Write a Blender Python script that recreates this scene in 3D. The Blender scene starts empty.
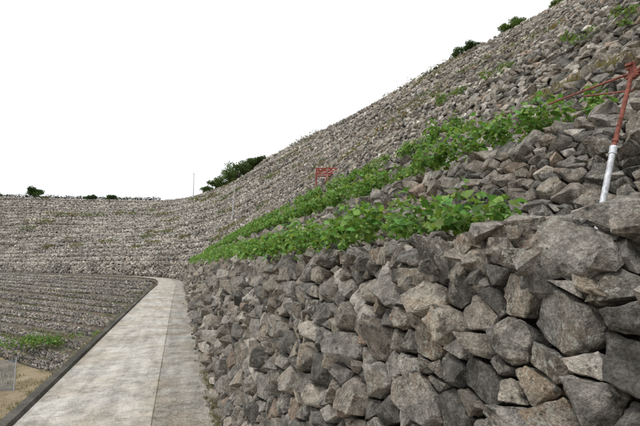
import bpy, bmesh, math, random
import numpy as np
from mathutils import Vector, Matrix, noise
from mathutils.bvhtree import BVHTree
rng = np.random.default_rng(7); random.seed(7)
scene = bpy.context.scene
scene.view_settings.view_transform='Standard'
scene.view_settings.look='None'; scene.view_settings.exposure=0

# ------------------------------------------------------------ materials
def new_mat(name):
    m=bpy.data.materials.new(name); m.use_nodes=True
    nt=m.node_tree; b=nt.nodes['Principled BSDF']; b.inputs['Roughness'].default_value=.9
    b.inputs['Specular IOR Level'].default_value=.2
    return m,nt,b
def N(nt,t,**k):
    n=nt.nodes.new(t)
    for a,v in k.items(): setattr(n,a,v)
    return n
def noise_n(nt,co,scale,detail=6,rough=.6):
    n=N(nt,'ShaderNodeTexNoise'); n.inputs['Scale'].default_value=scale
    n.inputs['Detail'].default_value=detail; n.inputs['Roughness'].default_value=rough
    nt.links.new(co,n.inputs['Vector']); return n.outputs['Fac']
def ramp(nt,fac,stops):
    r=N(nt,'ShaderNodeValToRGB'); e=r.color_ramp.elements
    while len(e)<len(stops): e.new(.5)
    for i,(p,c) in enumerate(stops):
        e[i].position=p; e[i].color=(c[0],c[1],c[2],1) if hasattr(c,'__len__') else (c,c,c,1)
    nt.links.new(fac,r.inputs['Fac']); return r.outputs['Color']
def mixc(nt,mode,fac,a,b):
    n=N(nt,'ShaderNodeMix',data_type='RGBA',blend_type=mode)
    for sock,v in ((n.inputs[0],fac),(n.inputs[6],a),(n.inputs[7],b)):
        if isinstance(v,(int,float)): sock.default_value=v
        elif isinstance(v,tuple): sock.default_value=(*v,1)
        else: nt.links.new(v,sock)
    return n.outputs[2]
def bump(nt,b,h,strength,dist,prev=None):
    n=N(nt,'ShaderNodeBump'); n.inputs['Strength'].default_value=strength
    n.inputs['Distance'].default_value=dist; nt.links.new(h,n.inputs['Height'])
    if prev: nt.links.new(prev,n.inputs['Normal'])
    nt.links.new(n.outputs[0],b.inputs['Normal']); return n.outputs[0]
def obj_co(nt): return N(nt,'ShaderNodeTexCoord').outputs['Object']

def stone_material(name,s,bumpd):
    m,nt,b=new_mat(name); co=obj_co(nt)
    at=N(nt,'ShaderNodeAttribute',attribute_name='Col').outputs['Color']
    n1=noise_n(nt,co,18*s,5,.72); c=mixc(nt,'MULTIPLY',1.,at,ramp(nt,n1,[(.3,.34),(.5,.92),(.68,1.6)]))
    n2=noise_n(nt,co,6*s,3,.6)
    c=mixc(nt,'MIX',ramp(nt,n2,[(.5,0),(.68,.6)]),c,mixc(nt,'MULTIPLY',1.,at,(1.12,.90,.68)))
    n3=noise_n(nt,co,46*s,4,.75)
    lich=mixc(nt,'MULTIPLY',1.,ramp(nt,n3,[(.51,0),(.6,.8)]),ramp(nt,noise_n(nt,co,6*s,2,.5),[(.44,0),(.58,1)]))
    c=mixc(nt,'MIX',lich,c,(.47,.465,.41))
    n6=noise_n(nt,co,26*s,3,.7)
    c=mixc(nt,'MIX',ramp(nt,n6,[(.57,0),(.67,.75)]),c,(.045,.042,.037))
    n5=noise_n(nt,co,150*s,3,.7)
    c=mixc(nt,'MULTIPLY',.9,c,ramp(nt,n5,[(.3,.45),(.55,1.),(.75,1.45)]))
    nt.links.new(c,b.inputs['Base Color'])
    bump(nt,b,mixc(nt,'ADD',.5,n1,noise_n(nt,co,80*s,4,.8)),1.,bumpd*1.2)
    return m
M_stone=stone_material('near_stone',1.0,.018)
def far_stone():
    m,nt,b=new_mat('far_stone'); co=obj_co(nt)
    at=N(nt,'ShaderNodeAttribute',attribute_name='Col').outputs['Color']
    n1=noise_n(nt,co,7,5,.75); c=mixc(nt,'MULTIPLY',1.,at,ramp(nt,n1,[(.3,.45),(.5,1.),(.7,1.6)]))
    c=mixc(nt,'MULTIPLY',.8,c,ramp(nt,noise_n(nt,co,45,3,.7),[(.35,.55),(.6,1.25)]))
    c=mixc(nt,'MULTIPLY',.6,c,ramp(nt,noise_n(nt,co,.16,3,.6),[(.35,.68),(.65,1.3)]))
    nt.links.new(c,b.inputs['Base Color']); bump(nt,b,n1,.8,.05); return m
M_stone_far=far_stone()

def ground_material(name,cols,scale,bd=.03,pebble=0):
    m,nt,b=new_mat(name); co=obj_co(nt)
    n=noise_n(nt,co,scale,6,.7)
    c=ramp(nt,n,[(.3,cols[0]),(.5,cols[1]),(.7,cols[2])])
    c=mixc(nt,'MULTIPLY',.7,c,ramp(nt,noise_n(nt,co,scale*12,5,.8),[(.3,.5),(.7,1.4)]))
    if pebble:
        v=N(nt,'ShaderNodeTexVoronoi'); v.inputs['Scale'].default_value=pebble; nt.links.new(co,v.inputs['Vector'])
        c=mixc(nt,'MULTIPLY',.9,c,ramp(nt,v.outputs['Distance'],[(.1,1.35),(.7,.35)]))
        c=mixc(nt,'MULTIPLY',.4,c,v.outputs['Color'])
    nt.links.new(c,b.inputs['Base Color']); bump(nt,b,noise_n(nt,co,scale*9,5,.8),.8,bd); return m
M_soil=ground_material('terrace_soil',[(.10,.08,.055),(.17,.14,.10),(.22,.19,.14)],1.2)
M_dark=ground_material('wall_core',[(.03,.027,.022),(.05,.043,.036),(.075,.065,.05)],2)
M_grass=ground_material('dry_ground',[(.16,.13,.075),(.27,.215,.14),(.34,.28,.19)],.7)
M_tread=ground_material('field_soil',[(.13,.12,.07),(.22,.19,.14),(.28,.25,.19)],.9,.03,5)
M_land=ground_material('land',[(.08,.09,.04),(.15,.13,.08),(.2,.17,.11)],.05)

def path_material(name,base,stain,grit):
    m,nt,b=new_mat(name); co=obj_co(nt)
    c=mixc(nt,'MIX',ramp(nt,noise_n(nt,co,.8,6,.65),[(.42,0),(.6,1)]),base,stain)
    mp=N(nt,'ShaderNodeMapping'); mp.inputs['Scale'].default_value=(4,.5,1); nt.links.new(co,mp.inputs['Vector'])
    c=mixc(nt,'MULTIPLY',.7,c,ramp(nt,noise_n(nt,mp.outputs[0],1.3,5,.6),[(.36,.66),(.6,1.1)]))
    v=N(nt,'ShaderNodeTexVoronoi'); v.inputs['Scale'].default_value=55; nt.links.new(co,v.inputs['Vector'])
    c=mixc(nt,'MULTIPLY',grit,c,ramp(nt,v.outputs['Distance'],[(.1,1.2),(.6,.65)]))
    c=mixc(nt,'MULTIPLY',.75,c,ramp(nt,noise_n(nt,co,120,4,.8),[(.35,.55),(.65,1.2)]))
    c=mixc(nt,'MULTIPLY',.9,c,ramp(nt,noise_n(nt,co,4,6,.8),[(.36,.58),(.58,1.08)]))
    c=mixc(nt,'MIX',ramp(nt,noise_n(nt,co,11,5,.7),[(.60,0),(.70,.45)]),c,(.24,.21,.165))
    vc=N(nt,'ShaderNodeTexVoronoi',feature='DISTANCE_TO_EDGE'); vc.inputs['Scale'].default_value=.45
    wv=N(nt,'ShaderNodeVectorMath',operation='ADD'); nz=N(nt,'ShaderNodeTexNoise'); nz.inputs['Scale'].default_value=3
    nt.links.new(co,nz.inputs['Vector']); nt.links.new(co,wv.inputs[0]); nt.links.new(nz.outputs['Color'],wv.inputs[1])
    nt.links.new(wv.outputs[0],vc.inputs['Vector'])
    c=mixc(nt,'MULTIPLY',.6,c,ramp(nt,vc.outputs['Distance'],[(.0,.35),(.009,1.)]))
    nt.links.new(c,b.inputs['Base Color']); bump(nt,b,noise_n(nt,co,70,6,.8),.6,.01); return m
M_conc=path_material('concrete_pale',(.66,.63,.57),(.54,.48,.39),.55)
M_conc2=path_material('concrete_grey',(.57,.55,.50),(.44,.39,.31),.85)
M_joint=path_material('joint_dirt',(.36,.33,.26),(.27,.25,.17),.6)
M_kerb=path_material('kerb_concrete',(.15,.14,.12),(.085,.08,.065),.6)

def leaf_material(name,trans=.35,rough=.6):
    m,nt,b=new_mat(name); co=obj_co(nt)
    at=N(nt,'ShaderNodeAttribute',attribute_name='Col').outputs['Color']
    c=mixc(nt,'MULTIPLY',.5,at,ramp(nt,noise_n(nt,co,40,2,.6),[(.3,.6),(.7,1.3)]))
    nt.links.new(c,b.inputs['Base Color']); b.inputs['Roughness'].default_value=rough
    tr=N(nt,'ShaderNodeBsdfTranslucent'); nt.links.new(mixc(nt,'MULTIPLY',1.,c,(1.3,1.3,.6)),tr.inputs['Color'])
    mx=N(nt,'ShaderNodeMixShader'); mx.inputs[0].default_value=trans
    nt.links.new(b.outputs[0],mx.inputs[1]); nt.links.new(tr.outputs[0],mx.inputs[2])
    nt.links.new(mx.outputs[0],nt.nodes['Material Output'].inputs['Surface']); return m
M_leaf=leaf_material('leaf')
M_bark=ground_material('bark',[(.04,.03,.02),(.07,.055,.04),(.1,.08,.06)],8)
def simple_mat(name,col,rough=.6,metal=0,var=.4,sc=40):
    m,nt,b=new_mat(name); co=obj_co(nt)
    c=mixc(nt,'MULTIPLY',var,(*col,),ramp(nt,noise_n(nt,co,sc,6,.7),[(.35,.35),(.6,1.2)]))
    nt.links.new(c,b.inputs['Base Color']); b.inputs['Roughness'].default_value=rough
    b.inputs['Metallic'].default_value=metal; return m
M_galv=simple_mat('galvanised_steel',(.58,.60,.63),.5,.3,.7,60)
M_rust=simple_mat('rusted_steel',(.27,.10,.075),.85,0,.9,70)
M_red=simple_mat('red_paint',(.38,.06,.05),.7,0,.6)
M_net=simple_mat('blue_grey_net',(.22,.27,.34),.8)

# ------------------------------------------------------------ mesh helpers
def link(ob): scene.collection.objects.link(ob); return ob
def tri_mesh(name,V,F,C=None,mats=(),midx=None,smooth=False):
    me=bpy.data.meshes.new(name); V=np.asarray(V,dtype=np.float32); F=np.asarray(F,dtype=np.int32)
    k=F.shape[1]
    me.vertices.add(len(V)); me.vertices.foreach_set('co',V.ravel())
    me.loops.add(F.size); me.loops.foreach_set('vertex_index',F.ravel())
    me.polygons.add(len(F)); me.polygons.foreach_set('loop_start',np.arange(0,F.size,k,dtype=np.int32))
    if midx is not None: me.polygons.foreach_set('material_index',np.asarray(midx,dtype=np.int32))
    me.polygons.foreach_set('use_smooth',np.full(len(F),smooth,dtype=bool))
    me.update(calc_edges=True)
    if C is not None:
        a=me.color_attributes.new('Col','FLOAT_COLOR','POINT')
        C=np.asarray(C,dtype=np.float32); C4=np.concatenate([C,np.ones((len(C),1),np.float32)],1)
        a.data.foreach_set('color',C4.ravel())
    for m in mats: me.materials.append(m)
    return link(bpy.data.objects.new(name,me))

# ------------------------------------------------------------ terrain curves
A=np.array([(.5,-8),(.5,0),(.5,6),(.5,12),(.5,18),(.5,26),(.5,36),(-.3,46),(-3,54),(-8,62),(-15,72),(-22,81),(-30,91),(-55,125),(-90,170)],float)
B=np.array([(46,-8,28),(44,4,27.5),(41,13,26.5),(38.5,20,25.5),(32.2,25.8,22.6),(26.8,35.3,20.8),(20,48.4,18.2),(13,62,15.8),(10,71,14.3),(5.2,84,13.5),(-2.3,97,13.4),(-20,109,14.3),(-40,117,15.1),(-66,146,17),(-100,190,18)],float)
def catmull(P,t):
    n=len(P); i=np.clip(np.floor(t).astype(int),0,n-2); f=(t-i)[:,None]
    p0=P[np.clip(i-1,0,n-1)];p1=P[i];p2=P[i+1];p3=P[np.clip(i+2,0,n-1)]
    return .5*((2*p1)+(-p0+p2)*f+(2*p0-5*p1+4*p2-p3)*f**2+(-p0+3*p1-3*p2+p3)*f**3)
MS=900
T=np.linspace(0,len(A)-1,MS)
cA=catmull(A,T); cB=catmull(B,T)
tan=np.gradient(cA,axis=0); tan/=np.linalg.norm(tan,axis=1)[:,None]
nr=np.stack([tan[:,1],-tan[:,0]],1)
arc=np.concatenate([[0],np.cumsum(np.linalg.norm(np.diff(cA,axis=0),axis=1))])
ZP=-1.6
def wob(k,amp,fr=.12):
    return np.array([noise.noise(Vector((a*fr,k*3.7,1.3)))*amp for a in arc])
def row_off(off,z): 
    return np.concatenate([cA+nr*off,np.full((MS,1),z)],1)
prof=[]
prof.append((row_off(0,ZP),'wall')); prof.append((row_off(.38,.03),'tread'))
prof.append((row_off(1.0,.10),'wall')); prof.append((row_off(1.45,.74),'tread'))
prof.append((row_off(2.05,.80),'wall')); prof.append((row_off(2.45,1.45),'tread'))
P0=row_off(3.0,1.5); NU=20
def upper(fh,fz,k):
    p=P0*0; p[:,:2]=P0[:,:2]+(cB[:,:2]-P0[:,:2])*fh; p[:,2]=P0[:,2]+(cB[:,2]-P0[:,2])*fz
    if 0<k<NU: p[:,2]+=wob(k,.3,.1); p[:,:2]+=nr*wob(k+50,.5,.15)[:,None]
    return p
for i in range(NU):
    prof.append((upper(i/NU,i/NU,i),'wall'))
    prof.append((upper((i+.42)/NU,(i+.97)/NU,i+.0),'tread'))
prof.append((upper(1,1,NU),'end'))
L1=row_off(-2.16,ZP-.12)
def uphill(p,d):
    q=p.copy(); q[:,:2]+=nr*d; return q
rows=[];mat=[]
iE=int(np.argmin(np.abs(cA[:,1]-50)))
q=row_off(-2.3,ZP-.12); q[:,2]=np.where(np.arange(MS)<iE,-6.2,ZP-.2); rows.append(q); mat.append(1)
rows.append(L1); mat.append(2)
rows.append(row_off(-2.1,ZP-.03)); mat.append(0)
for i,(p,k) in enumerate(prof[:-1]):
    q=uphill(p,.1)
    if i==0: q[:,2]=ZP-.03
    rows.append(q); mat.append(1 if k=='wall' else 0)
rows.append(cB.copy()); mat.append(2)
o=cB.copy(); o[:,:2]+=nr*14; o[:,2]-=3; rows.append(o); mat.append(2)
o=cB.copy(); o[:,:2]+=nr*45; o[:,2]=-12; rows.append(o)
def grid_faces(R,M,mat):
    a=np.arange(M-1);F=[];mi=[]
    for r in range(R-1):
        F.append(np.stack([r*M+a,(r+1)*M+a,(r+1)*M+a+1,r*M+a+1],1)); mi.append(np.full(M-1,mat[r]))
    return np.concatenate(F)[:,::-1],np.concatenate(mi)
V=np.concatenate(rows); F,mi=grid_faces(len(rows),MS,mat)
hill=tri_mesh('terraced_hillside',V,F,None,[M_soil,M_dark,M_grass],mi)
DIR=np.array([-.578,.817]); NRM=np.array([.817,.578]); ML=320
tau=np.concatenate([np.linspace(0,40,200),np.linspace(40.5,170,120)])
def field(c,z,k):
    st=np.array([-1.95,(c+.817*1.95)/.578])
    p=st+DIR*tau[:,None]
    w_=np.array([noise.noise(Vector((t*.07,k*.9,5)))*1.0+noise.noise(Vector((t*.25,k*2.7,9)))*.2 for t in tau])*np.minimum(1,tau/5)
    p=p+NRM*w_[:,None]; zz=np.full(ML,z)+np.array([noise.noise(Vector((t*.1,k*2.1,7)))*.06 for t in tau])
    return np.concatenate([p,zz[:,None]],1)
NL=14; low=[]; 
cs=[8.6+17.8*(j/NL)**1.08 for j in range(NL+1)]; zs=[-5.0+3.28*(j/NL) for j in range(NL+1)]
for j in range(NL):
    low.append((field(cs[j],zs[j],j),'wall')); low.append((field(cs[j]+(cs[j+1]-cs[j])*.42,zs[j]+(zs[j+1]-zs[j])*.93,j),'tread'))
low.append((field(cs[NL],zs[NL],NL),'tread'))
rows=[field(-120,-8,0),field(-20,-5.8,0),field(0,-5.15,0)];mat=[2,2,2]
for p,k in low:
    q=p.copy(); q[:,:2]+=NRM*.1; rows.append(q); mat.append(1 if k=='wall' else 3)
rows.append(field(31,ZP-.2,NL)); mat.append(0)
V2=np.concatenate(rows);F2,mi2=grid_faces(len(rows),ML,mat)
tri_mesh('terraced_fields',V2,F2,None,[M_soil,M_dark,M_grass,M_tread],mi2)
bvh=BVHTree.FromPolygons([tuple(v) for v in V]+[tuple(v) for v in V2],[tuple(f) for f in F]+[tuple(f) for f in (F2+len(V))])
g=tri_mesh('ground',[(-3000,-3000,-11.5),(3000,-3000,-11.5),(3000,3000,-11.5),(-3000,3000,-11.5)],[(0,1,2,3)],None,[M_land])

# ------------------------------------------------------------ path + kerb
def strip(offs,zs,midx,name,mats):
    rr=[row_off(o,z) for o,z in zip(offs,zs)]
    V=np.concatenate(rr); F,mi=grid_faces(len(rr),MS,midx)
    return tri_mesh(name,V,F,None,mats,mi)
strip([-2.0,-.706,-.703,-.697,-.694,.14],[ZP,ZP+.004,ZP-.002,ZP-.002,ZP,ZP-.006],[0,2,2,2,1],'concrete_path',[M_conc,M_conc2,M_joint])
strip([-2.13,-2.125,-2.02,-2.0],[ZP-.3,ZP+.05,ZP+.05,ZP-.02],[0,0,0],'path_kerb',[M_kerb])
vy=np.linspace(.8,45,900)
ve=np.array([.45-.20*max(0,noise.noise(Vector((0,y*.7,3)))+.1)-.06*noise.noise(Vector((0,y*5,8))) for y in vy])
VV=np.concatenate([np.stack([ve,vy,np.full(900,ZP+.001)],1),np.stack([ve+.04,vy,np.full(900,ZP+.012)],1),np.stack([np.full(900,.62),vy,np.full(900,ZP+.03)],1)])
Fv,mv=grid_faces(3,900,[0,0]); tri_mesh('dirt_verge',VV,Fv,None,[M_soil],mv)

# ------------------------------------------------------------ stones
PAL=np.array([(.285,.266,.236),(.26,.23,.194),(.145,.137,.122),(.33,.295,.245),(.45,.42,.375),(.32,.25,.195),(.215,.204,.184)])
PW=np.array([.27,.22,.16,.14,.10,.04,.08])
MEAN=np.array((.34,.318,.285))
def stone_col(n):
    c=PAL[rng.choice(len(PAL),n,p=PW/PW.sum())]; return c*rng.uniform(.75,1.25,(n,1))
def hull(pts):
    bm=bmesh.new()
    for p in pts: bm.verts.new(p)
    r=bmesh.ops.convex_hull(bm,input=bm.verts[:])
    dead=[e for e in r['geom_interior'] if isinstance(e,bmesh.types.BMVert)]
    dead+= [v for v in r['geom_unused'] if isinstance(v,bmesh.types.BMVert)]
    bmesh.ops.delete(bm,geom=list(set(dead)),context='VERTS')
    return bm
TPL=[]
for k in range(28):
    p=rng.uniform(-1,1,(11,3)); p/=((np.abs(p)**4.5).sum(1)**(1/4.5))[:,None]
    bm=hull([tuple(x) for x in p]); bmesh.ops.triangulate(bm,faces=bm.faces[:])
    bm.verts.index_update()
    TPL.append((np.array([v.co[:] for v in bm.verts]),np.array([[v.index for v in f.verts] for f in bm.faces]))); bm.free()
class Batch:
    def __init__(s): s.d=[[] for _ in TPL]
    def add(s,pos,U,Vv,W,sx,sy,sz,col):
        s.d[random.randrange(len(TPL))].append((pos,U*sx,Vv*sy,W*sz,col))
    def arrays(s,off=0):
        Vs=[];Fs=[];Cs=[]
        for (tv,tf),L in zip(TPL,s.d):
            if not L: continue
            pos=np.array([l[0] for l in L]); M=np.array([[l[1],l[2],l[3]] for l in L]); col=np.array([l[4] for l in L])
            v=np.einsum('vk,nkj->nvj',tv,M)+pos[:,None,:]
            n=len(L); Vs.append(v.reshape(-1,3)); Fs.append((tf[None]+(np.arange(n)*len(tv))[:,None,None]).reshape(-1,3)+off)
            Cs.append(np.repeat(col,len(tv),0)); off+=n*len(tv)
        return Vs,Fs,Cs
def rot_in(u,v,w,am=.6):
    th=random.uniform(-am,am); c,s=math.cos(th),math.sin(th)
    u2=u*c+v*s; v2=v*c-u*s
    a=random.uniform(-.4,.4); ca,sa=math.cos(a),math.sin(a)
    v3=v2*ca+w*sa; w3=w*ca-v2*sa
    return u2,v3,w3
def size_at(d): return min(max(.07+.006*d,.095),.45)
def rubble(Pb,Pt,skipfn=None,szmul=1.,caps=.8,tone=1.):
    Bt=Batch(); M=len(Pb)
    mid=(Pb+Pt)/2; al=np.concatenate([[0],np.cumsum(np.linalg.norm(np.diff(mid,axis=0),axis=1))])
    s=0.
    while s<al[-1]:
        i=int(np.searchsorted(al,s)); i=min(max(i,1),M-1)
        f=(s-al[i-1])/max(al[i]-al[i-1],1e-6)
        b=Pb[i-1]+(Pb[i]-Pb[i-1])*f; t=Pt[i-1]+(Pt[i]-Pt[i-1])*f
        d=np.linalg.norm((b+t)/2); w=size_at(d)*szmul
        if b[0]/max(b[1],1)<-.6 or b[1]<0: w*=2
        u=Pb[i]-Pb[i-1]; u/=np.linalg.norm(u); v=t-b; L=np.linalg.norm(v); v=v/L; wn=np.cross(v,u); wn/=np.linalg.norm(wn)
        if wn[2]<0: wn=-wn
        if (b[1]>-2.5) and not(skipfn and skipfn(b)):
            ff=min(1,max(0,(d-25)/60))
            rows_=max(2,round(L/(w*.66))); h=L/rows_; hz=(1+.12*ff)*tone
            cols=stone_col(rows_+1); cols=cols+(MEAN-cols)*.5*ff  # distance haze painted into the colour: far stones lighter, nearer the mean
            for r in range(rows_):
                sc=random.uniform(.7,1.35)
                if random.random()<.06: sc*=1.5
                pos=b+v*((r+.5+random.uniform(-.25,.25))*h)+u*random.uniform(-.5,.5)*w*.7+wn*random.uniform(-.25,.12)*w
                uu,vv,ww=rot_in(u,v,wn)
                k=hz*(.65 if r==0 else 1.18 if r==rows_-1 else 1)  # base row darkened as painted shadow, cap row lightened, to band the terraces
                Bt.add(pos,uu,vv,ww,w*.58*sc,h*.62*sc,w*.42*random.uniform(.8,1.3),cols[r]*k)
            if random.random()<caps:
                pos=t+u*random.uniform(-.5,.5)*w+np.array([0,0,w*.12])-wn*w*.15
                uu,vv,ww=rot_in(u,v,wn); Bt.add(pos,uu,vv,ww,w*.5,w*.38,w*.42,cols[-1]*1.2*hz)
        s+=w*.92
    return Bt
def fitted(off0,z0,off1,z1,y0,y1,w0,wg,wmax,h0,hg,hmax,detail_y):
    ys=np.linspace(y0,y1,6000); w=np.minimum(w0+wg*np.maximum(ys,0),wmax)
    q=np.concatenate([[0],np.cumsum(np.diff(ys)/((w[1:]+w[:-1])/2))]); Q=q[-1]
    yq=lambda x: np.interp(x,q,ys)
    hy=lambda y: np.minimum(h0+hg*np.maximum(y,0),hmax)
    L=math.hypot(off1-off0,z1-z0); vx,vz=(off1-off0)/L,(z1-z0)/L
    base=np.array([.5+off0,0,z0]); vv=np.array([vx,0,vz]); wn=np.array([-vz,0,vx]); uy=np.array([0,1.,0])
    rm=L/h0+1.2
    S=[];Rr=[]
    target=int(Q*(rm+1)*3)
    radii=np.concatenate([np.full(int(target*.10),.8),np.full(int(target*.45),.56),np.full(target*2,.42),np.full(target*3,.27)])
    cell={}
    for rad in radii:
        x=rng.uniform(-1,Q+1); y=rng.uniform(-1.2,rm)
        if y>L/hy(yq(x))+1.2: continue
        cx,cy=int(math.floor(x)),int(math.floor(y)); ok=True
        for ix in range(cx-2,cx+3):
            for iy in range(cy-2,cy+3):
                for j in cell.get((ix,iy),()):
                    if (S[j][0]-x)**2+(S[j][1]-y)**2<(.86*(Rr[j]+rad))**2: ok=False;break
                if not ok:break
            if not ok:break
        if ok: cell.setdefault((cx,cy),[]).append(len(S)); S.append((x,y)); Rr.append(rad)
    S=np.array(S); Rr=np.array(Rr)
    Vs=[];Fs=[];Cs=[];off=0
    for i,(x,y) in enumerate(S):
        if x<0 or x>Q: continue
        top=L/hy(yq(x))
        if y<-.25 or y>top-.05+.35*random.random(): continue
        dd=S-S[i]; dist=np.hypot(dd[:,0],dd[:,1]); nb=np.where((dist<2.8)&(dist>0))[0]; nb=nb[np.argsort(dist[nb])]
        poly=[(-1.3,-1.3),(1.3,-1.3),(1.3,1.3),(-1.3,1.3)]
        gap=random.uniform(.015,.075)
        for j in nb:
            n=dd[j]/dist[j]; c=(dist[j]**2+Rr[i]**2-Rr[j]**2)/(2*dist[j])-gap
            new=[];m=len(poly)
            for k in range(m):
                p=poly[k];r=poly[(k+1)%m]; a0=p[0]*n[0]+p[1]*n[1]-c; a1=r[0]*n[0]+r[1]*n[1]-c
                if a0<=0: new.append(p)
                if a0*a1<0: f=a0/(a0-a1); new.append((p[0]+(r[0]-p[0])*f,p[1]+(r[1]-p[1])*f))
            poly=new
            if len(poly)<3: break
        if len(poly)<3: continue
        pm=np.array([((yq(x+p[0])),(y+p[1])*hy(yq(x+p[0]))) for p in poly]); c=pm.mean(0)
        xs,ysx=pm[:,0],pm[:,1]; area=.5*abs(np.dot(xs,np.roll(ysx,-1))-np.dot(ysx,np.roll(xs,-1))); s=math.sqrt(area)
        if s<.015: continue
        tilt=np.clip(np.array([random.gauss(0,.38),random.gauss(-.1,.32)]),-.7,.7); prot=random.uniform(.0,.42)*s
        pts=[]
        def P(r2,dep): 
            return base+uy*(c[0]+r2[0])+vv*(c[1]+r2[1])+wn*dep
        for p in pm:
            r=p-c
            pts.append(P(r*.75,-.6*s-.02)); 
            pts.append(P(r*random.uniform(.93,1.06),random.uniform(-.28,.05)*s))
            if random.random()<.7:
                r3=r*random.uniform(.65,1.0); pts.append(P(r3,prot+tilt@r3+random.uniform(-.08,.04)*s))
        if random.random()<.3:
            r3=np.array([random.uniform(-.3,.3),random.uniform(-.3,.3)])*s; pts.append(P(r3,prot+tilt@r3+random.uniform(0,.12)*s))
        bm=hull([tuple(p) for p in pts])
        bmesh.ops.dissolve_limit(bm,angle_limit=math.radians(14),verts=bm.verts[:],edges=bm.edges[:])
        yy=c[0]
        if yy<detail_y*1.5:
            bmesh.ops.bevel(bm,geom=bm.edges[:],offset=.018*s,segments=1,affect='EDGES',clamp_overlap=True)
        bmesh.ops.triangulate(bm,faces=bm.faces[:])
        cuts=5 if yy<detail_y*.45 else 3 if yy<detail_y else 1 if yy<detail_y*2.5 else 0
        if cuts: 
            ee=[e for e in bm.edges if e.calc_length()>.16*s]
            bmesh.ops.subdivide_edges(bm,edges=ee,cuts=cuts,use_grid_fill=True)
            bmesh.ops.triangulate(bm,faces=bm.faces[:])
            bm.normal_update()
            sd=random.uniform(0,50)
            for v in bm.verts:
                q1=v.co/s; n1=noise.fractal(q1*2.8+Vector((sd,0,0)),.8,2.0,4); n2=noise.noise(q1*10+Vector((0,sd,0)))
                v.co+=v.normal*s*(.055*n1+.018*n2)
        bm.verts.index_update()
        Vs.append(np.array([v.co[:] for v in bm.verts])); Fs.append(np.array([[v.index for v in f.verts] for f in bm.faces])+off)
        col=stone_col(1)[0]; Cs.append(np.repeat(col[None],len(bm.verts),0)); off+=len(bm.verts); bm.free()
    return Vs,Fs,Cs,off
YF=40
def wall_object(fit,bt,mats):
    Vs,Fs,Cs,off=fit if fit else ([],[],[],0)
    nf=sum(len(f) for f in Fs)
    v2,f2,c2=bt.arrays(off)
    n2=sum(len(f) for f in f2)
    V=np.concatenate(Vs+v2);F=np.concatenate(Fs+f2);C=np.concatenate(Cs+c2)
    ob=tri_mesh('stone_terrace_wall',V,F,C,mats,np.concatenate([np.zeros(nf,int),np.full(n2,len(mats)-1)]),False)
    if nf:
        sm=np.zeros(len(ob.data.polygons),bool); sm[:nf]=True; ob.data.polygons.foreach_set('use_smooth',sm)
        ob.data.set_sharp_from_angle(angle=math.radians(30))
    return ob
fit=fitted(0,ZP,.38,.03,-1.5,YF,.108,.019,.30,.084,.008,.18,2.6)
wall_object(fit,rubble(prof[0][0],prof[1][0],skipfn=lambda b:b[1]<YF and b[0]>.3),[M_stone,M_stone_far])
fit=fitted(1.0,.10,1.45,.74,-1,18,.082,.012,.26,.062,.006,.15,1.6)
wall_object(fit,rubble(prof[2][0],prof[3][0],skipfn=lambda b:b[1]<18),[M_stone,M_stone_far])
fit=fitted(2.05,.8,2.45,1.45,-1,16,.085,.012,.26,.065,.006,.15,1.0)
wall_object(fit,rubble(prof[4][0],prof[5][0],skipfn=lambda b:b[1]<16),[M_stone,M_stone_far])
Bt=Batch(); ex,ey,ez=np.eye(3)
for _ in range(680):
    y=random.uniform(-1.4,1.75); x=random.uniform(.9,1.56)
    hgt=.05+max(0,(x-.9))*.16+random.uniform(-.03,.04)
    if y>1.15: 
        hgt-=.03
        if random.random()<.5: continue
    if abs(y-.90)<.10 and x<1.30: hgt=.0+random.uniform(-.03,.0)
    r=random.uniform(.03,.07); uu,vv,ww=rot_in(ey,ex,ez,1.5)
    Bt.add(np.array([x,y,hgt+.02]),uu,vv,ww,r*1.2,r,r*.7,stone_col(1)[0])
for _ in range(170):
    y=random.uniform(-1.2,2.2); r=random.uniform(.03,.055); uu,vv,ww=rot_in(ey,ex,ez,1.5)
    Bt.add(np.array([random.uniform(.86,.97),y,random.uniform(-.07,.05)]),uu,vv,ww,r*1.3,r,r*.9,stone_col(1)[0])
for y in np.arange(1.7,22,.13):
    r=random.uniform(.03,.06)*(1+.04*y); uu,vv,ww=rot_in(ey,ex,ez,1.5)
    Bt.add(np.array([.93+random.uniform(-.04,.1),y,.05]),uu,vv,ww,r*1.2,r,r*.8,stone_col(1)[0])
# pebbles fallen at the foot of the wall
for _ in range(420):
    y=random.uniform(1.4,22); r=random.uniform(.006,.022)*(1+.04*y); uu,vv,ww=rot_in(ey,ex,ez,1.5)
    Bt.add(np.array([.49-abs(random.gauss(0,.07)),y,ZP+r*.5]),uu,vv,ww,r*1.2,r,r*.8,stone_col(1)[0])
v_,f_,c_=Bt.arrays(0)
tri_mesh('loose_stones',np.concatenate(v_),np.concatenate(f_),np.concatenate(c_),[M_stone])
for i in range(6,len(prof)-1,2):
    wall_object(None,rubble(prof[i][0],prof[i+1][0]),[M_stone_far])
for i in range(0,len(low)-1,2):
    wall_object(None,rubble(low[i][0],low[i+1][0],szmul=.8,caps=.6,tone=.85),[M_stone_far])

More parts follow.
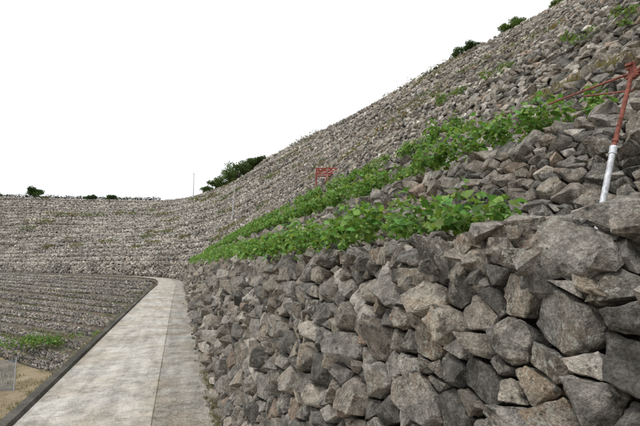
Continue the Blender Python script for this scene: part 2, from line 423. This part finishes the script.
# ------------------------------------------------------------ leaves
LV=np.array([(0,0,0),(.33,.25,.10),(.40,.6,.08),(0,1.15,-.14),(-.40,.6,.08),(-.33,.25,.10),(0,.3,0),(0,.65,-.02)],float)
LF=np.array([(0,1,6),(1,2,7),(1,7,6),(2,3,7),(0,6,5),(5,6,4),(6,7,4),(7,3,4)])
def leaf_mesh(name,pos,nrm,size,col,extra=None,mats=None,tv=LV,tf=LF):
    pos=np.array(pos);nrm=np.array(nrm,float);n=len(pos); size=np.array(size); col=np.array(col)
    nrm/=np.linalg.norm(nrm,axis=1)[:,None]
    rd=rng.normal(size=(n,3)); Y=rd-nrm*(rd*nrm).sum(1)[:,None]; Y/=np.linalg.norm(Y,axis=1)[:,None]
    X=np.cross(Y,nrm); M=np.stack([X*rng.uniform(.75,1.1,(n,1)),Y,nrm*rng.uniform(-.5,2.2,(n,1))],1)*size[:,None,None]
    v=np.einsum('vk,nkj->nvj',tv,M)+pos[:,None]
    V=v.reshape(-1,3);F=(tf[None]+(np.arange(n)*len(tv))[:,None,None]).reshape(-1,3);C=np.repeat(col,len(tv),0); mi=np.zeros(len(F),int)
    if extra:
        V2,F2=extra; F=np.concatenate([F,F2+len(V)]); mi=np.concatenate([mi,np.ones(len(F2),int)]); V=np.concatenate([V,V2]); C=np.concatenate([C,np.full((len(V2),3),.1)])
    return tri_mesh(name,V,F,C,mats or [M_leaf,M_bark],mi,True)
def green(n,base=(.13,.26,.045),var=.35):
    c=np.array(base)[None]*rng.uniform(1-var,1+var,(n,1)); c[:,0]*=rng.uniform(.75,1.35,n); return c
def crop_row(name,off_rng,zbase,y0,y1,dens,hgt,leaf,overhang=None):
    pos=[];nr_=[];sz=[]
    y=y0
    while y<y1:
        k=1+.045*y
        if random.random()<dens(y):
            for _ in range(2):
                o=random.uniform(*off_rng)
                if overhang and y>overhang: o-=.16*random.random()*min(1,(y-overhang))
                cx,cy,cz=.5+o,y+random.uniform(-.1,.1)*k,zbase
                H=hgt*random.uniform(.35,1.35)*min(k,1.6); Rr=.10*min(k,1.8)
                for _ in range(50):
                    th=random.uniform(0,2*math.pi); ph=random.random()**.6
                    dx,dy=math.cos(th)*ph,math.sin(th)*ph; hz=math.sqrt(max(0,1-ph*ph))
                    lay=random.uniform(.35,1.)
                    pos.append((cx+dx*Rr*lay,cy+dy*Rr*lay,cz+.02+H*hz*lay-(.09*k*ph if o<.45 else 0)))
                    nr_.append((dx*.8+random.gauss(0,.5),dy*.8+random.gauss(0,.5),.75)); sz.append(leaf*k*random.uniform(.45,1.35))
        y+=.08*k
    n=len(pos); leaf_mesh(name,pos,nr_,sz,green(n,(.155,.285,.075),.45),mats=[M_leaf])
crop_row('potato_plants',(.46,.80),.115,1.38,36,lambda y:1.,.17,.035,1.5)
crop_row('potato_plants',(1.36,1.75),.80,1.75,34,lambda y:1. if (y<3.4 or y>4.4) else .5,.16,.033)
crop_row('potato_plants',(2.38,2.8),1.50,4.1,30,lambda y:.35 if int(y*1.1)%3==0 else .9,.17,.035)
def clump(c,rx,ry,rz,n,leaf,base=(.08,.15,.04)):
    d=rng.normal(size=(n,3)); d/=np.linalg.norm(d,axis=1)[:,None]
    r=rng.uniform(.5,1,(n,1)); lump=np.array([1+.45*noise.noise(Vector(x)*2.3+Vector(c)) for x in d])[:,None]
    p=np.array(c)+d*r*lump*np.array([rx,ry,rz]); nn=d+rng.normal(0,.5,(n,3))+np.array([0,0,.4])
    return p,nn,np.full(n,leaf)*rng.uniform(.6,1.3,n),green(n,base,.4)
def clumps(name,lst):
    q=[clump(*a) for a in lst]
    return leaf_mesh(name,*[np.concatenate([x[i] for x in q]) for i in range(4)],mats=[M_leaf])
def ray_hit(x,y):
    h=bvh.ray_cast(Vector((x,y,60)),Vector((0,0,-1))); return h[0].z if h[0] else None
def tube_arr(p0,p1,r0,r1,n=7):
    p0=np.array(p0,float);p1=np.array(p1,float);d=p1-p0;d/=np.linalg.norm(d); u=np.cross(d,[.3,.9,.1]);u/=np.linalg.norm(u);v=np.cross(d,u)
    A_=[p0+(u*math.cos(2*math.pi*i/n)+v*math.sin(2*math.pi*i/n))*r0 for i in range(n)]+[p1+(u*math.cos(2*math.pi*i/n)+v*math.sin(2*math.pi*i/n))*r1 for i in range(n)]
    F=[]
    for i in range(n):
        j=(i+1)%n; F+=[(i,j,n+j),(i,n+j,n+i)]
    for i in range(1,n-1): F+=[(0,i+1,i),(n,n+i,n+i+1)]
    return np.array(A_),np.array(F)
def join(parts):
    Vs=[];Fs=[];o=0
    for v,f in parts: Vs.append(v);Fs.append(f+o);o+=len(v)
    return np.concatenate(Vs),np.concatenate(Fs)
def tree(name,x,y,h,w,leaf,zoff=0,nl=1500,base=(.05,.10,.025)):
    z=(ray_hit(x,y) or 14)-.1+zoff
    parts=[tube_arr((x,y,z),(x+.05*h,y,z+.45*h),.05*h,.035*h)]; P=[];Nn=[];Sz=[];Cc=[]
    for k in range(8):
        th=k*.9+random.random(); rr=w*.5*random.uniform(.2,.8); e=(x+math.cos(th)*rr,y+math.sin(th)*rr,z+h*random.uniform(.3,.82))
        parts.append(tube_arr((x+.03*h,y,z+h*random.uniform(.15,.4)),e,.025*h,.008*h,5))
        p,nn,s,c=clump(e,w*.24,w*.24,h*.2,nl//8,leaf,base); P.append(p);Nn.append(nn);Sz.append(s);Cc.append(c*random.uniform(.7,1.5))
    return leaf_mesh(name,np.concatenate(P),np.concatenate(Nn),np.concatenate(Sz),np.concatenate(Cc),join(parts))
def ridge_at(j): 
    return catmull(B,np.array([float(j)]))[0]
for j,h,w in ((7.35,1.6,2.5),(7.6,2.4,3),(7.85,3.0,3.5),(8.05,3.4,4),(8.25,4.0,4.5),(8.45,3.5,4.2),(8.65,2.8,4),(8.85,2.2,3.5),(9.1,1.6,3)):
    p=ridge_at(j); tree('ridge_tree',p[0]+.3,p[1]+.2,h,w,.22,zoff=.1,base=(.07,.12,.035))
for j,h,w in ((4.9,1.3,1.9),(5.0,1.0,1.9)):
    p=ridge_at(j); tree('ridge_bush',p[0]-.2,p[1]-.1,h,w,.13,zoff=.1)
for j,h,w in ((4.5,1.3,1.8),(4.58,1.0,1.8),(4.15,1.2,1.8)):
    p=ridge_at(j); tree('ridge_bush',p[0]-.2,p[1]-.1,h,w,.12,zoff=.1,base=(.10,.16,.04))
for j,h,w in ((11.65,3.2,4),(11.0,1.9,2.6),(10.75,1.7,2.6),(12.1,1.8,3)):
    p=ridge_at(j); tree('ridge_tree',p[0],p[1]+1,h,w,.3)
clumps('ridge_hedge',[((lambda p:(p[0],p[1]+.3,p[2]+.4))(ridge_at(j)),1.2,.6,.6*random.uniform(.5,1.5),55,.25,(.035,.042,.025)) for j in np.arange(10.2,14,.03)])
L=[]
for k in range(7,len(prof)-1,2):
    R_=prof[k][0]
    for m in range(60,760,1):
        d=np.linalg.norm(R_[m]); v_=noise.noise(Vector((arc[m]*.13,k*2.3,3)))
        if v_>.3 and random.random()<.5:
            sz=.12+.004*d; L.append((tuple(R_[m]+np.array([nr[m,0]*.2,nr[m,1]*.2,.1])),sz*2,sz*2,sz*random.uniform(.7,1.5),22,.05+.002*d,(.13,.17,.06) if random.random()<.6 else (.19,.16,.08)))
for k in range(1,len(low),2):
    R_=low[k][0]
    for m in range(0,ML,1):
        v_=noise.noise(Vector((tau[m]*.2,k*1.9,13)))
        if v_>.12 and random.random()<.5: L.append((tuple(R_[m]+np.array([NRM[0]*.3,NRM[1]*.3,.05])),.35,.35,.12,16,.08,(.11,.13,.05)))
clumps('terrace_weeds',L)
clumps('vegetable_patch',[((-6.85+random.uniform(-1.6,1.1),26.9+random.uniform(-.6,.6),-4.1),.38,.38,.28*random.uniform(.6,1.4),44,.12,(.15,.26,.07)) for _ in range(16)])
clumps('vegetable_patch',[((-4.5+random.uniform(-.8,.9),26.3+random.uniform(-.3,.3),-3.8),.24,.24,.13,24,.09,(.15,.25,.07)) for _ in range(8)])
for (x,y,z),r,n in (((4.16,3.15,2.42),.10,7),((4.39,4.68,2.8),.13,8),((5.9,7.82,3.8),.2,9),((3.9,2.6,2.25),.09,6)):
    clumps('hillside_shrub',[((x+random.gauss(0,r),y+random.gauss(0,r*1.6),z+random.gauss(0,.02)),r*.8,r*.8,r*.6,50,r*.3,(.15,.24,.07)) for _ in range(n)])
GV=np.array([(-.06,0,0),(.06,0,0),(.04,.5,.12),(-.04,.5,.12),(0,1,.4)],float); GF=np.array([(0,1,2),(0,2,3),(3,2,4)])
def grass(name,pts,size,cols):
    n=len(pts); pts=np.array(pts); th=rng.uniform(0,6.28,n); lean=rng.uniform(-.5,.5,(n,2))
    X=np.stack([np.cos(th),np.sin(th),0*th],1); Y=np.stack([lean[:,0],lean[:,1],np.ones(n)],1); Z=np.cross(X,Y)
    M=np.stack([X,Y,Z],1)*np.array(size)[:,None,None]
    v=np.einsum('vk,nkj->nvj',GV,M)+pts[:,None]
    return tri_mesh(name,v.reshape(-1,3),(GF[None]+(np.arange(n)*5)[:,None,None]).reshape(-1,3),np.repeat(cols,5,0),[M_leaf],None,True)
def gcol(n,p=.5): return np.where(rng.random((n,1))<p,np.array([[.13,.16,.055]]),np.array([[.24,.20,.12]]))*rng.uniform(.7,1.3,(n,1))
pts=[];sz=[]
for _ in range(1000):
    y=random.uniform(1.5,30)if random.random()<.6 else random.uniform(1.6,7); k=1+.03*y
    if noise.noise(Vector((0,y*.6,2)))<-.05: continue
    cx=.50-abs(random.gauss(0,.06)); 
    for _ in range(12): pts.append((cx+random.gauss(0,.025),y+random.gauss(0,.04),ZP)); sz.append(random.uniform(.012,.042)*k)
for _ in range(240):
    y=random.uniform(1.5,20)
    if noise.noise(Vector((0,y*1.3,22)))<0: continue
    for _ in range(7): pts.append((-.2+random.gauss(0,.014),y+random.gauss(0,.03),ZP)); sz.append(random.uniform(.008,.022))
for _ in range(700):
    y=random.uniform(3,40)
    for _ in range(10): pts.append((-1.68+random.gauss(0,.03),y+random.gauss(0,.05),ZP-.1)); sz.append(random.uniform(.04,.13))
for _ in range(1100):
    c_=random.uniform(2,9); t_=random.uniform(.6,14); p=np.array([-1.95,(c_+1.59)/.578])+DIR*t_
    if noise.noise(Vector((p[0]*.6,p[1]*.6,4)))<-.05: continue
    z=ray_hit(*p)
    if z is None or z>-4: continue
    for _ in range(10): pts.append((p[0]+random.gauss(0,.1),p[1]+random.gauss(0,.1),z)); sz.append(random.uniform(.05,.18))
grass('grass_tufts',pts,sz,gcol(len(pts),.4))
pts=[];sz=[]
for _ in range(260):
    x,y=2.94+random.gauss(0,.09),2.5+random.gauss(0,.28); z=ray_hit(x,y)
    for _ in range(18): pts.append((x+random.gauss(0,.02),y+random.gauss(0,.02),z+.03)); sz.append(random.uniform(.03,.09))
grass('dry_grass_tuft',pts,sz,gcol(len(pts),.2)*1.2)

# ------------------------------------------------------------ poles, frames, net
def parent_of(name,loc=(0,0,0)):
    e=link(bpy.data.objects.new(name,None)); e.location=loc; return e
def part(parent,name,parts,mat):
    v,f=join(parts); ob=tri_mesh(name,v,f,None,[mat],None,False); ob.parent=parent; return ob
def box_arr(c,ax,ay,az):
    c=np.array(c,float); ax,ay,az=map(lambda t:np.array(t,float),(ax,ay,az)); v=[c+ax*i+ay*j+az*k for i in(-1,1) for j in(-1,1) for k in(-1,1)]
    f=[(0,1,3),(0,3,2),(4,6,7),(4,7,5),(0,4,5),(0,5,1),(2,3,7),(2,7,6),(0,2,6),(0,6,4),(1,5,7),(1,7,3)]
    return np.array(v),np.array(f)
sup=parent_of('rail_support_pole')
b0=np.array((1.13,.925,.03)); b1=np.array((1.29,.96,.355)); b2=np.array((1.39,.95,.62))
part(sup,'lower_tube',[tube_arr(b0,b1,.0088,.0088,16),tube_arr(b1-(b1-b0)*.05,b1+(b1-b0)*.03,.011,.011,16)],M_galv)
part(sup,'upper_tube',[tube_arr(b1,b2,.0068,.0068,14),tube_arr(b1+(b2-b1)*.1,b1+(b2-b1)*.14,.0095,.0095,12)],M_rust)
part(sup,'clamp_head',[tube_arr(b2-np.array((.0,.0,.02)),b2+np.array((.004,0,.035)),.012,.011,12),box_arr(b2+np.array((.012,-.01,.0)),(.016,.004,0),(-.003,.012,0),(0,0,.007)),box_arr(b2+np.array((-.006,.0,.028)),(.015,.004,.003),(-.002,.009,0),(0,0,.004)),tube_arr(b2+np.array((-.026,0,.01)),b2+np.array((.03,.005,.012)),.004,.004,8),tube_arr(b2+np.array((.0,-.02,-.012)),b2+np.array((.0,.02,-.012)),.005,.005,8)],M_rust)
part(sup,'rail_bar',[tube_arr(b2,(1.84,1.70,.84),.0048,.0048,10),tube_arr(b2,(1.42,.62,.66),.006,.006,10)],M_rust)
part(sup,'brace',[tube_arr(b2+np.array((0,0,-.06)),(1.60,1.30,.70),.0032,.0032,8)],M_rust)
wp=parent_of('water_pipe'); part(wp,'pipe',[tube_arr((1.0,.735,.085),(1.32,.64,.105),.010,.010,14)],M_galv); part(wp,'collar',[tube_arr((1.0,.735,.085),(1.025,.727,.087),.013,.013,14)],M_galv)
rf=parent_of('red_steel_frame'); cx,cy,cz=4.0,11.5,2.28
U=np.array((.94,-.33,0)); Fw=np.array((.33,.94,0)); pr=[]
for s_ in (-1,1):
    o=np.array((cx,cy,cz))+U*.17*s_
    for a_ in(-.145,.145):
        for b_ in(-.15,.15): pr.append(tube_arr(o+U*a_+Fw*b_+np.array((0,0,-.1)),o+U*a_+Fw*b_+np.array((0,0,.42)),.012,.012,8))
    for h_ in (.26,.42):
        for b_ in(-.15,.15): pr.append(tube_arr(o-U*.15+Fw*b_+np.array((0,0,h_)),o+U*.15+Fw*b_+np.array((0,0,h_)),.016,.016,8))
        for a_ in(-.145,.145): pr.append(tube_arr(o+U*a_-Fw*.15+np.array((0,0,h_)),o+U*a_+Fw*.15+np.array((0,0,h_)),.012,.012,8))
    pr.append(tube_arr(o-U*.14-Fw*.15+np.array((0,0,.26)),o+U*.14-Fw*.15+np.array((0,0,.42)),.012,.012,6))
    pr.append(tube_arr(o+U*.14-Fw*.15+np.array((0,0,.26)),o-U*.14-Fw*.15+np.array((0,0,.42)),.012,.012,6))
part(rf,'frame',pr,M_red)
p1=parent_of('utility_pole'); part(p1,'shaft',[tube_arr((2.2,85.4,11.9),(2.2,85.4,17.2),.09,.06,8)],M_galv); part(p1,'cap',[tube_arr((2.2,85.4,17.2),(2.2,85.4,17.35),.12,.12,8)],M_galv)
p2=parent_of('marker_pole'); part(p2,'shaft',[tube_arr((5.25,46.1,4.3),(5.45,46.1,8.4),.06,.045,8)],M_galv); part(p2,'foot',[tube_arr((5.25,46.1,4.2),(5.26,46.1,4.6),.12,.10,8)],M_galv)
nf=parent_of('net_fence'); n0=np.array((-6.05,20.6,-5.1)); n1=np.array((-10.5,21.6,-5.1)); posts=[];wires=[]
for t_ in np.linspace(0,1,6): q=n0+(n1-n0)*t_; posts.append(tube_arr(q,q+np.array((0,0,1.35)),.025,.025,8))
for t_ in np.linspace(0,1,70): q=n0+(n1-n0)*t_; wires.append(tube_arr(q,q+np.array((0,0,1.3-.1*abs(math.sin(t_*5*math.pi)))),.008,.008,4))
for h_ in np.linspace(.05,1.2,20): wires.append(tube_arr(n0+np.array((0,0,h_)),n1+np.array((0,0,h_)),.008,.008,4))
part(nf,'posts',posts,M_galv); part(nf,'netting',wires,M_net)

# ------------------------------------------------------------ camera, light
cam=bpy.data.cameras.new('camera'); cam.lens=24; cam.sensor_width=36; cam.clip_end=6000; cam.clip_start=.02
co=link(bpy.data.objects.new('camera',cam)); co.location=(0,0,0)
co.rotation_euler=(math.radians(90+6.68),0,math.radians(-18.2)); scene.camera=co
w=bpy.data.worlds.new('World'); scene.world=w; w.use_nodes=True; nt=w.node_tree
EL,AZ=64,255
sky=N(nt,'ShaderNodeTexSky',sky_type='NISHITA',sun_disc=False); sky.sun_elevation=math.radians(EL); sky.sun_rotation=math.radians(AZ)
hs=N(nt,'ShaderNodeHueSaturation'); hs.inputs['Saturation'].default_value=.1; nt.links.new(sky.outputs[0],hs.inputs['Color'])
c=mixc(nt,'MIX',.85,hs.outputs[0],(9.8,9.9,10.1))
bg=nt.nodes['Background']; nt.links.new(c,bg.inputs['Color']); bg.inputs['Strength'].default_value=.12
s=bpy.data.lights.new('sun','SUN'); s.energy=1.5; s.angle=math.radians(11); s.color=(1,.97,.93)
so=link(bpy.data.objects.new('sun',s))
az=math.radians(AZ); el=math.radians(EL)
dirv=Vector((math.sin(az)*math.cos(el),math.cos(az)*math.cos(el),math.sin(el)))
so.rotation_euler=dirv.to_track_quat('Z','Y').to_euler()
